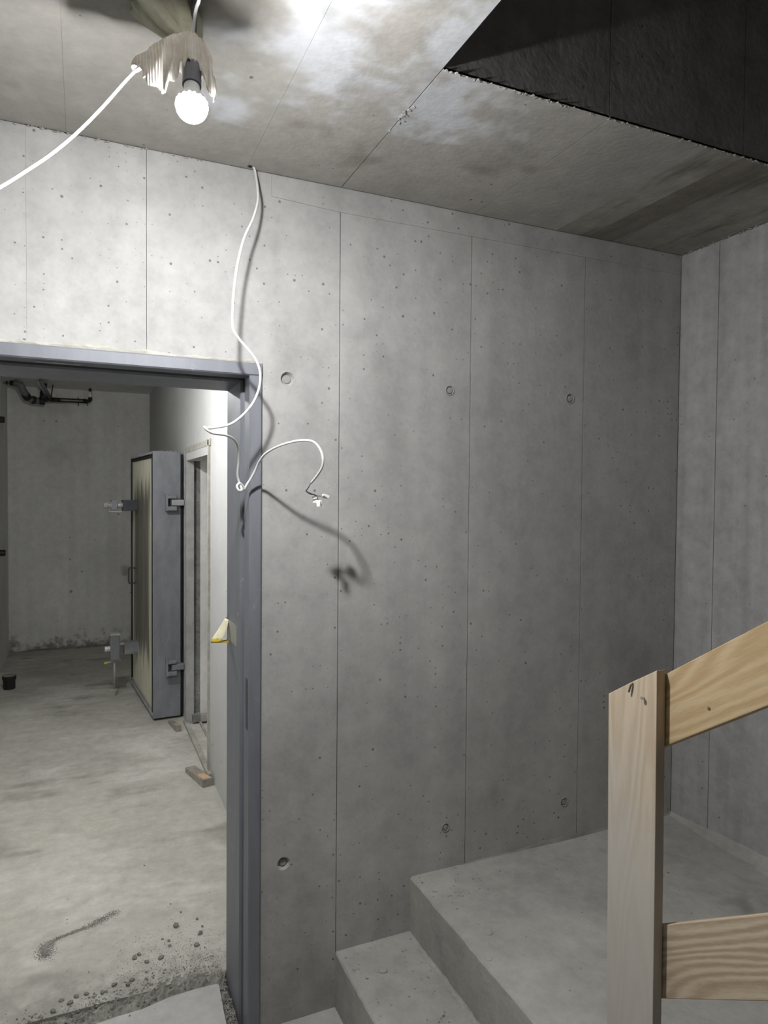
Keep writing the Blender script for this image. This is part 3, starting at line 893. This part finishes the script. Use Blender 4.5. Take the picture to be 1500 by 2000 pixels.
# ---- yellow note on the frame reveal
nt_ = tag(empty('sticky_note', (.468, 2.41, 1.25)), 'yellow curled sticky note on the inner edge of the door frame', 'sticky note')
NO = (.468, 2.41, 1.25)
part('stuck_part', B(.4665, .468, 2.262, 2.392, 1.218, 1.284), M['pale_stick'], nt_, NO, label='pale stuck half of the note')
def curl():
    bm = bmesh.new()
    rows = []
    for i in range(11):
        t = i / 10
        row = []
        for j in range(9):
            s = j / 8
            y = 2.388 + .034 * s - .02 * t * (1 - s)
            bulge = .020 * math.sin(P * s) * (.4 + t) + .012 * t
            x = .4665 - bulge - .014 * s * t
            z = 1.286 - .066 * t + .006 * s
            row.append(bm.verts.new((x - .012 * t * t, y - .03 * t * t * s, z)))
        rows.append(row)
    for a, b in zip(rows, rows[1:]):
        for j in range(8): bm.faces.new([a[j], a[j + 1], b[j + 1], b[j]])
    return bm
part('flap', curl(), M['cream'], nt_, NO, smooth=True, solid=.0012)
def lip():
    bm = bmesh.new()
    rows = []
    for j in range(9):
        s = j / 8
        y = 2.368 + .034 * s - .02 * (1 - s) * 0
        x = .4545 - .020 * math.sin(P * s) * 1.4 - .012 - .014 * s
        rows.append([bm.verts.new((x, y - .03 * s, 1.222 + .006 * s)), bm.verts.new((x - .006, y - .032 * s, 1.212 + .004 * s)), bm.verts.new((.466, y + .006, 1.208 + .004 * s))])
    for a, b in zip(rows, rows[1:]):
        for j in range(2): bm.faces.new([a[j], a[j + 1], b[j + 1], b[j]])
    return bm
part('folded_edge', lip(), M['yellow'], nt_, NO, smooth=True, solid=.001, label='strong yellow folded lower edge')

# ---- shelter door leaf, swung open along the corridor wall
dl = tag(empty('blast_door', (.487, 5.365, 0), (0, 0, math.radians(4.7))), 'thick grey steel shelter door with stained cream face standing open in corridor', 'door')
LT, LW, Z0, Z1 = .203, 1.07, .018, 2.03
obj('near_edge', B(0, LT, 0, .02, Z0, Z1), M['steel_door'], dl, bevel=.004)
obj('far_edge', B(0, LT, LW - .02, LW, Z0, Z1), M['steel_door'], dl, bevel=.004)
obj('top_edge', B(0, LT, .018, LW - .018, Z1 - .02, Z1), M['steel_lt'], dl, bevel=.003)
obj('bottom_edge', B(0, LT, .018, LW - .018, Z0, Z0 + .02), M['steel_door'], dl, bevel=.003)
obj('back_plate', B(LT - .01, LT, .018, LW - .018, Z0 + .018, Z1 - .018), M['steel_door'], dl)
obj('infill', B(.006, LT - .012, .045, LW - .05, Z0 + .07, Z1 - .04), M['infill'], dl, label='cream concrete face with dark run-down stains')
obj('gasket', B(-.003, .03, .020, .047, Z0 + .045, Z1 - .02), M['black'], dl)
obj('gasket', B(-.003, .03, LW - .052, LW - .012, Z0 + .045, Z1 - .02), M['black'], dl)
obj('gasket', B(-.002, .03, .047, LW - .052, Z1 - .05, Z1 - .028), M['black'], dl)
obj('bottom_bead', B(-.006, .03, .02, LW - .012, Z0 + .02, Z0 + .045), M['steel_lt'], dl, bevel=.003)
obj('bottom_bead', B(-.003, .03, .02, LW - .012, Z0 + .055, Z0 + .072), M['steel_lt'], dl, bevel=.002)
obj('seal_strip', B(LT, LT + .012, -.006, .03, Z0 + .01, Z1 - .02), M['black'], dl, label='black rubber seal along the back of the leaf')
bm = bmesh.new()
for i in range(16):
    lump(bm, (rnd.uniform(.06, .19), rnd.uniform(.02, .2), Z1), rnd.uniform(.006, .016), 60 + i)
obj('mortar_crumbs', bm, M['mortar'], dl)
def hinge(z, dusty):
    h = obj('hinge', B(.085, .100, -.055, .002, z - .065, z + .065), M['steel_door'], dl, bevel=.003)
    mt2 = M['steel_lt'] if dusty else M['steel_door']
    obj('knuckle', B(.098, .165, -.06, .002, z + .026, z + .052), M['steel_door'], h, bevel=.008)
    obj('knuckle', B(.098, .165, -.06, .002, z - .062, z - .030), M['steel_door'], h, bevel=.006)
    obj('hinge_bar', B(.128, .218, -.052, -.004, z - .024, z + .020), mt2, h, bevel=.004)
    obj('hinge_pin', lathe([(.012, z - .06), (.012, z + .05)], Matrix.Translation((.13, -.03, 0)), 12), M['steel_dk'], h)
hinge(1.648, True)
hinge(.405, False)
# upper latch
la = obj('latch', B(-.115, .006, .70, .80, 1.565, 1.655), M['steel_dk'], dl, bevel=.003, label='dark latch bracket')
obj('latch_lever', lathe([(.022, 0), (.024, .03), (.018, .06), (.018, .07), (.030, .072), (.030, .098), (.016, .10), (.016, .115), (.028, .118), (.030, .135), (.020, .152), (0, .158)], aim((-.108, .75, 1.612), (-1, 0, 0)), 16), M['steel_lt'], la, smooth=False)
obj('latch_lever', B(-.20, -.155, .715, .79, 1.575, 1.655), M['steel_door'], la, bevel=.006)
obj('latch_plate', B(-.225, -.12, .725, .785, 1.553, 1.566), M['steel_lt'], la, bevel=.003)
# lower latch with its long rod
lb = obj('latch', B(-.105, .006, .72, .80, .365, .462), M['steel_door'], dl, bevel=.003)
obj('latch_box', B(-.215, -.142, .715, .785, .322, .535), M['steel_door'], lb, bevel=.006)
obj('latch_cap', B(-.220, -.135, .71, .79, .530, .545), M['steel_lt'], lb, bevel=.003)
obj('latch_arm', B(-.145, -.10, .735, .765, .445, .462), M['steel_lt'], lb, bevel=.002)
obj('bolt_head', lathe([(.022, 0), (.022, .016), (.016, .018), (.016, .022), (.022, .024), (.022, .040), (0, .042)], aim((-.214, .75, .420), (-1, 0, 0)), 6), M['white_pl'], lb, label='bright hexagonal bolt head')
obj('latch_lever', tube([(-.13, .74, .318), (-.18, .74, .314), (-.235, .74, .308)], .010, 10), M['steel_lt'], lb, smooth=True)
obj('lever_tip', tube([(-.232, .74, .308), (-.262, .74, .303)], .009, 10, curve=False), M['yellow_tip'], lb, smooth=True, label='yellow lever tip')
obj('latch_rod', tube([(-.180, .75, .325), (-.180, .75, .08)], .010, 10, curve=False), M['steel_lt'], lb, smooth=True)
# grab handle
obj('handle', tube([(.004, .80, 1.075), (-.045, .80, 1.082), (-.058, .80, 1.068), (-.060, .80, 1.0), (-.058, .80, .962), (-.045, .80, .948), (.004, .80, .954)], .006, 8, 4), M['steel_dk'], dl, smooth=True)

# ---- wooden wedges on the corridor floor
def wedge(loc, ang, L, Wd, H0, H1, label):
    t = tag(empty('wooden_wedge', loc, (0, 0, ang)), label, 'wedge', 'wooden door wedges on the corridor floor')
    obj('block', prism([(-L / 2, 0), (L / 2, 0), (L / 2, H1), (-L / 2, H0)], 'y', -Wd / 2, Wd / 2), M['wedge'], t, bevel=.003)
    sl = (H1 - H0) / L
    zt = lambda x: H0 + (x + L / 2) * sl
    obj('bare_face', prism([(L * .12, zt(L * .12) - .004), (L * .46, zt(L * .46) - .004), (L * .46, zt(L * .46) + .0012), (L * .12, zt(L * .12) + .0012)], 'y', -Wd * .36, Wd * .34), M['wedge_bare'], t, label='bare orange wood where the dust is rubbed off')
wedge((.640, 4.185, 0), math.radians(-77), .28, .062, .030, .048, 'dusty wooden wedge lying against the foot of the white corridor wall')
wedge((.618, 5.185, 0), math.radians(-83), .24, .036, .014, .046, 'small wooden wedge pushed under the open shelter door')

# ---- black pipe stub on the floor and sleeves in the left corridor wall
ps = tag(empty('pipe_stub', (-.582, 6.74, 0)), 'black plastic pipe stub standing up from the corridor floor', 'pipe')
obj('tube', lathe([(.048, 0), (.048, .095), (.043, .095), (.040, .02)], None, 24), M['pipe_bk'], ps, smooth=False)
obj('collar', lathe([(.050, .080), (.056, .084), (.056, .112), (.046, .114), (.044, .09)], None, 24, close=False), M['pipe_bk'], ps)
obj('lid', lathe([(.045, .100), (.045, .111), (0, .112)], None, 24), M['mortar_lt'], ps)
for z, s in ((2.385, 'upper'), (1.141, 'lower')):
    o = tag(obj('wall_sleeve', lathe([(.030, -.03), (.030, .055), (.024, .058), (.022, .02), (0, .02)], aim((HLX, 7.30, z), (1, 0, 0)), 16), M['pipe_bk']),
            s + ' of two black pipe sleeves in the corridor wall at the left edge', 'pipe sleeve')

# ---- pipes hanging under the corridor ceiling at the end wall
dp = tag(empty('drain_pipe', (-.5, 7.8, HALL_Z)), 'grey drain pipe with black couplings under the corridor ceiling', 'pipe')
DO = (-.5, 7.8, HALL_Z)
def P3(name, pts, r, mat, par=dp, org=DO, curve=False):
    return part(name, tube(pts, r, 12, 4, curve=curve), M[mat], par, org, smooth=True)
P3('pipe', [(-.705, 7.80, 2.800), (-.60, 7.80, 2.794)], .014, 'pipe_gr')
P3('coupling', [(-.685, 7.80, 2.799), (-.668, 7.80, 2.798)], .019, 'pipe_bk')
P3('coupling', [(-.645, 7.80, 2.797), (-.590, 7.78, 2.792)], .026, 'pipe_bk')
P3('elbow', [(-.60, 7.78, 2.793), (-.565, 7.75, 2.785), (-.550, 7.74, 2.765)], .032, 'pipe_gr', curve=True)
P3('pipe', [(-.556, 7.72, 2.785), (-.500, 7.82, 2.672)], .033, 'pipe_gr')
P3('coupling', [(-.512, 7.80, 2.692), (-.494, 7.835, 2.660)], .040, 'pipe_bk')
P3('trap', [(-.500, 7.83, 2.668), (-.470, 7.86, 2.652), (-.42, 7.89, 2.646), (-.365, 7.90, 2.648)], .034, 'pipe_gr', curve=True)
P3('coupling', [(-.462, 7.865, 2.652), (-.436, 7.88, 2.648)], .041, 'pipe_bk')
P3('coupling', [(-.392, 7.90, 2.647), (-.345, 7.90, 2.650)], .040, 'pipe_bk')
P3('riser', [(-.352, 7.90, 2.640), (-.352, 7.90, 2.74)], .037, 'pipe_bk')
P3('riser', [(-.352, 7.90, 2.74), (-.352, 7.93, HALL_Z)], .030, 'pipe_bk')
bp = tag(empty('branch_pipe', (-.33, 7.6, HALL_Z)), 'dusty slanting branch pipe with ceiling brackets left of end wall', 'pipe')
BO = (-.33, 7.6, HALL_Z)
P3('pipe', [(-.362, 7.55, 2.800), (-.300, 7.93, 2.690)], .020, 'pipe_gr', bp, BO)
P3('rail', [(-.385, 7.55, 2.790), (-.322, 7.93, 2.684)], .010, 'steel_lt', bp, BO)
P3('coupling', [(-.307, 7.92, 2.695), (-.290, 7.95, 2.672)], .030, 'pipe_bk', bp, BO)
P3('bracket', [(-.285, 7.95, 2.70), (-.268, 7.96, HALL_Z)], .006, 'steel_dk', bp, BO)
P3('bracket', [(-.362, 7.56, 2.80), (-.362, 7.56, HALL_Z)], .006, 'steel_lt', bp, BO)
tp = tag(empty('twin_pipe', (-.1, 8.05, 2.69)), 'pair of thin dark pipes ending in a white stub below ceiling', 'pipe')
TO = (-.1, 8.05, 2.69)
P3('pipe', [(-.290, 7.97, 2.690), (.060, 8.05, 2.703)], .008, 'pipe_bk', tp, TO)
P3('pipe', [(-.290, 7.97, 2.662), (.060, 8.05, 2.675)], .008, 'pipe_bk', tp, TO)
P3('filler', [(-.270, 7.98, 2.676), (.060, 8.05, 2.689)], .010, 'steel_lt', tp, TO)
P3('coupling', [(-.272, 7.972, 2.676), (-.205, 7.99, 2.679)], .024, 'pipe_bk', tp, TO)
P3('coupling', [(.018, 8.04, 2.688), (.045, 8.046, 2.689)], .024, 'pipe_bk', tp, TO)
P3('elbow', [(.045, 8.05, 2.689), (.075, 8.055, 2.694), (.088, 8.06, 2.715), (.088, 8.06, 2.735)], .019, 'pipe_bk', tp, TO, True)
P3('stub', [(.088, 8.06, 2.730), (.088, 8.06, 2.795)], .016, 'white_pl', tp, TO)
P3('stub', [(.088, 8.06, 2.790), (.088, 8.06, HALL_Z)], .014, 'pipe_bk', tp, TO)
P3('clamp', [(-.028, 8.03, 2.725), (-.028, 8.03, 2.630)], .005, 'pipe_bk', tp, TO)
P3('clamp', [(.062, 8.045, 2.700), (.062, 8.045, 2.640)], .004, 'pipe_bk', tp, TO)

# ---- corridor bulb above the door header (hidden behind it, lights the corridor)
cl = tag(empty('corridor_lamp', (-.10, 3.80, 2.45)), 'bare bulb hanging from the corridor ceiling behind the door header', 'lamp')
CO = (-.10, 3.80, 2.45)
cmt = aim(Vector((-.10, 3.80, 2.452)), (0, 0, 1))
part('bulb', lathe(neck + [(.0155, .030), (.0150, .050)], cmt, 24), M['bulb_base'], cl, CO, smooth=True)
part('bulb_glass', lathe(prof, cmt, 12, close=False), M['bulb_corr'], cl, CO, smooth=True)
part('socket', lathe([(.0182, .048), (.0182, .10), (.008, .12), (0, .12)], cmt, 24), M['socket'], cl, CO)
part('cord', tube([(-.10, 3.80, 2.57), (-.10, 3.80, HALL_Z + .003)], .0035, 8, curve=False), M['cable'], cl, CO, smooth=True)

# ---- rubble in the doorway
def heap(bm, path, width, height, seed, nu, nv):
    """low dusty bank along a path, thinning out to nothing at its rims"""
    pp = spline(path, 8)
    n_ = len(pp) - 1
    rows = []
    for i in range(nu + 1):
        f = i / nu * n_
        j = min(n_ - 1, int(f))
        c = pp[j].lerp(pp[j + 1], f - j)
        d = (pp[min(n_, j + 1)] - pp[j]).normalized()
        sd = Vector((-d.y, d.x, 0))
        wl = width * (1 + .45 * noise.noise(Vector((c.x * 9, c.y * 9, seed))))
        row = []
        for q in range(nv + 1):
            s_ = q / nv * 2 - 1
            p = c + sd * (s_ * wl / 2)
            g = noise.noise(Vector((p.x * 38, p.y * 38, seed))) * .5 + noise.noise(Vector((p.x * 95, p.y * 95, seed))) * .35
            h = height * ((1 - s_ * s_) * (.75 + .8 * g)) - .004 * (s_ * s_) ** 4
            row.append(bm.verts.new((p.x, p.y, c.z + h)))
        rows.append(row)
    for a_, b_ in zip(rows, rows[1:]):
        for q in range(nv): bm.faces.new([a_[q], a_[q + 1], b_[q + 1], b_[q]])
def lumps(bm, items):
    """many small crumbs at once: six-cornered grains"""
    for x, y, z, r_, sd_ in items:
        rn = random.Random(sd_)
        a_ = rn.uniform(0, 6.28)
        ring = [bm.verts.new((x + r_ * rn.uniform(.7, 1.2) * math.cos(a_ + q * 1.5708), y + r_ * rn.uniform(.7, 1.2) * math.sin(a_ + q * 1.5708), z + r_ * rn.uniform(.1, .5))) for q in range(4)]
        tp = bm.verts.new((x + r_ * rn.uniform(-.3, .3), y + r_ * rn.uniform(-.3, .3), z + r_ * rn.uniform(.8, 1.1)))
        bt = bm.verts.new((x, y, z - r_ * .3))
        for q in range(4):
            bm.faces.new([ring[q], ring[(q + 1) % 4], tp])
            bm.faces.new([ring[(q + 1) % 4], ring[q], bt])
bm = bmesh.new()
heap(bm, [(-.60, 2.375, -.030), (-.156, 2.40, -.030), (.0, 2.415, -.030), (.161, 2.44, -.028), (.30, 2.455, -.024), (.40, 2.45, -.024), (.466, 2.43, -.026)], .15, .036, 4, 260, 26)
heap(bm, [(.448, 2.13, -.026), (.448, 2.28, -.026), (.450, 2.44, -.026)], .038, .026, 6, 110, 8)
rnd = random.Random(33)
grains = []
for i in range(3600):
    if i < 2000:
        x = rnd.uniform(-.50, .462)
        y = 2.405 + .10 * max(0, x + .1) + rnd.gauss(.03, .038)
        r_ = rnd.uniform(.0008, .0026) if i % 5 else rnd.uniform(.002, .006)
    elif i < 2300:
        x, y, r_ = .449 + rnd.gauss(0, .009), rnd.uniform(2.13, 2.43), rnd.uniform(.001, .006)
    else:
        x, y, r_ = rnd.gauss(.30, .12), 2.50 + abs(rnd.gauss(0, .15)), rnd.uniform(.0006, .0022)
    if x > .462 and y < 2.44: continue
    if x > .70: continue
    on_bank = y < 2.50 and not (y < 2.37 and x < .42)
    zb = -.006 + .004 * rnd.random() if on_bank and y < 2.455 else 0
    grains.append((x, y, zb, r_, i))
lumps(bm, grains)
tag(obj('doorway_rubble', bm, M['rubble']), 'grey rubble and grit filling the gap across the doorway floor', 'rubble', kind='stuff')
bm = bmesh.new()
trail = [Vector(p) for p in ((-.128, 2.79, 0), (-.131, 2.845, 0), (-.100, 2.878, 0), (-.05, 2.896, 0), (-.004, 2.908, 0), (.045, 2.928, 0), (.085, 2.950, 0), (.125, 2.972, 0))]
tp_ = spline(trail, 10)
heap(bm, trail[:3], .016, .0030, 9, 60, 8)
heap(bm, trail[1:6], .006, .0022, 10, 90, 6)
grains = []
for i in range(3200):
    t = rnd.random() ** 1.35
    c = tp_[min(len(tp_) - 1, int(t * len(tp_)))]
    sg = .016 if t < .22 else (.005 if t < .6 else .012)
    grains.append((c.x + rnd.gauss(0, sg), c.y + rnd.gauss(0, sg), 0, rnd.uniform(.0006, .0020), i + 9000))
lumps(bm, grains)
tag(obj('grit_trail', bm, M['rubble']), 'dark hooked trail of swept grit on the corridor floor', 'grit', kind='stuff')
# bigger crumbs one can pick up
big = [(.26, 3.297, .006), (.422, 2.794, .008), (.338, 2.78, .014), (.419, 2.697, .011), (.434, 2.739, .007), (.302, 2.70, .008), (.280, 2.72, .007), (.302, 2.668, .008), (.396, 2.631, .011), (.174, 2.648, .012), (.191, 2.662, .009), (.263, 2.61, .011), (.214, 2.607, .009), (.099, 2.528, .010), (.143, 2.511, .013), (.157, 2.53, .011), (-.091, 2.475, .012), (-.021, 2.52, .009), (.01, 2.52, .009), (.368, 2.869, .005), (.336, 2.943, .005), (-.068, 2.52, .009), (-.041, 2.495, .010), (.06, 2.505, .010)]
bank = sorted([i for i, q in enumerate(big) if q[1] < 2.60 and i not in (0, 2)], key=lambda i: big[i][0])
loose = sorted([i for i, q in enumerate(big) if q[1] >= 2.60 and i not in (0, 2)], key=lambda i: big[i][1])
ORD = ['first', 'second', 'third', 'fourth', 'fifth', 'sixth', 'seventh', 'eighth', 'ninth', 'tenth', 'eleventh', 'twelfth', 'thirteenth', 'fourteenth', 'fifteenth', 'sixteenth']
crumb_label = {0: 'lone concrete crumb farthest into the corridor, away from the rubble', 2: 'largest grey concrete crumb, alone on the pale floor inside the doorway'}
for q, i in enumerate(bank): crumb_label[i] = ORD[q] + ' concrete crumb from the left along the edge of the doorway rubble'
for q, i in enumerate(loose): crumb_label[i] = ORD[q] + ' nearest of the loose concrete crumbs scattered behind the doorway rubble'
for i, (x, y, r) in enumerate(big):
    bm = bmesh.new()
    lump(bm, (0, 0, 0), r, 7000 + i)
    o = obj('concrete_crumb', bm, M['rubble'])
    o.location = (x, y, -.001)
    tag(o, crumb_label[i], 'crumb', 'concrete crumbs behind the doorway')
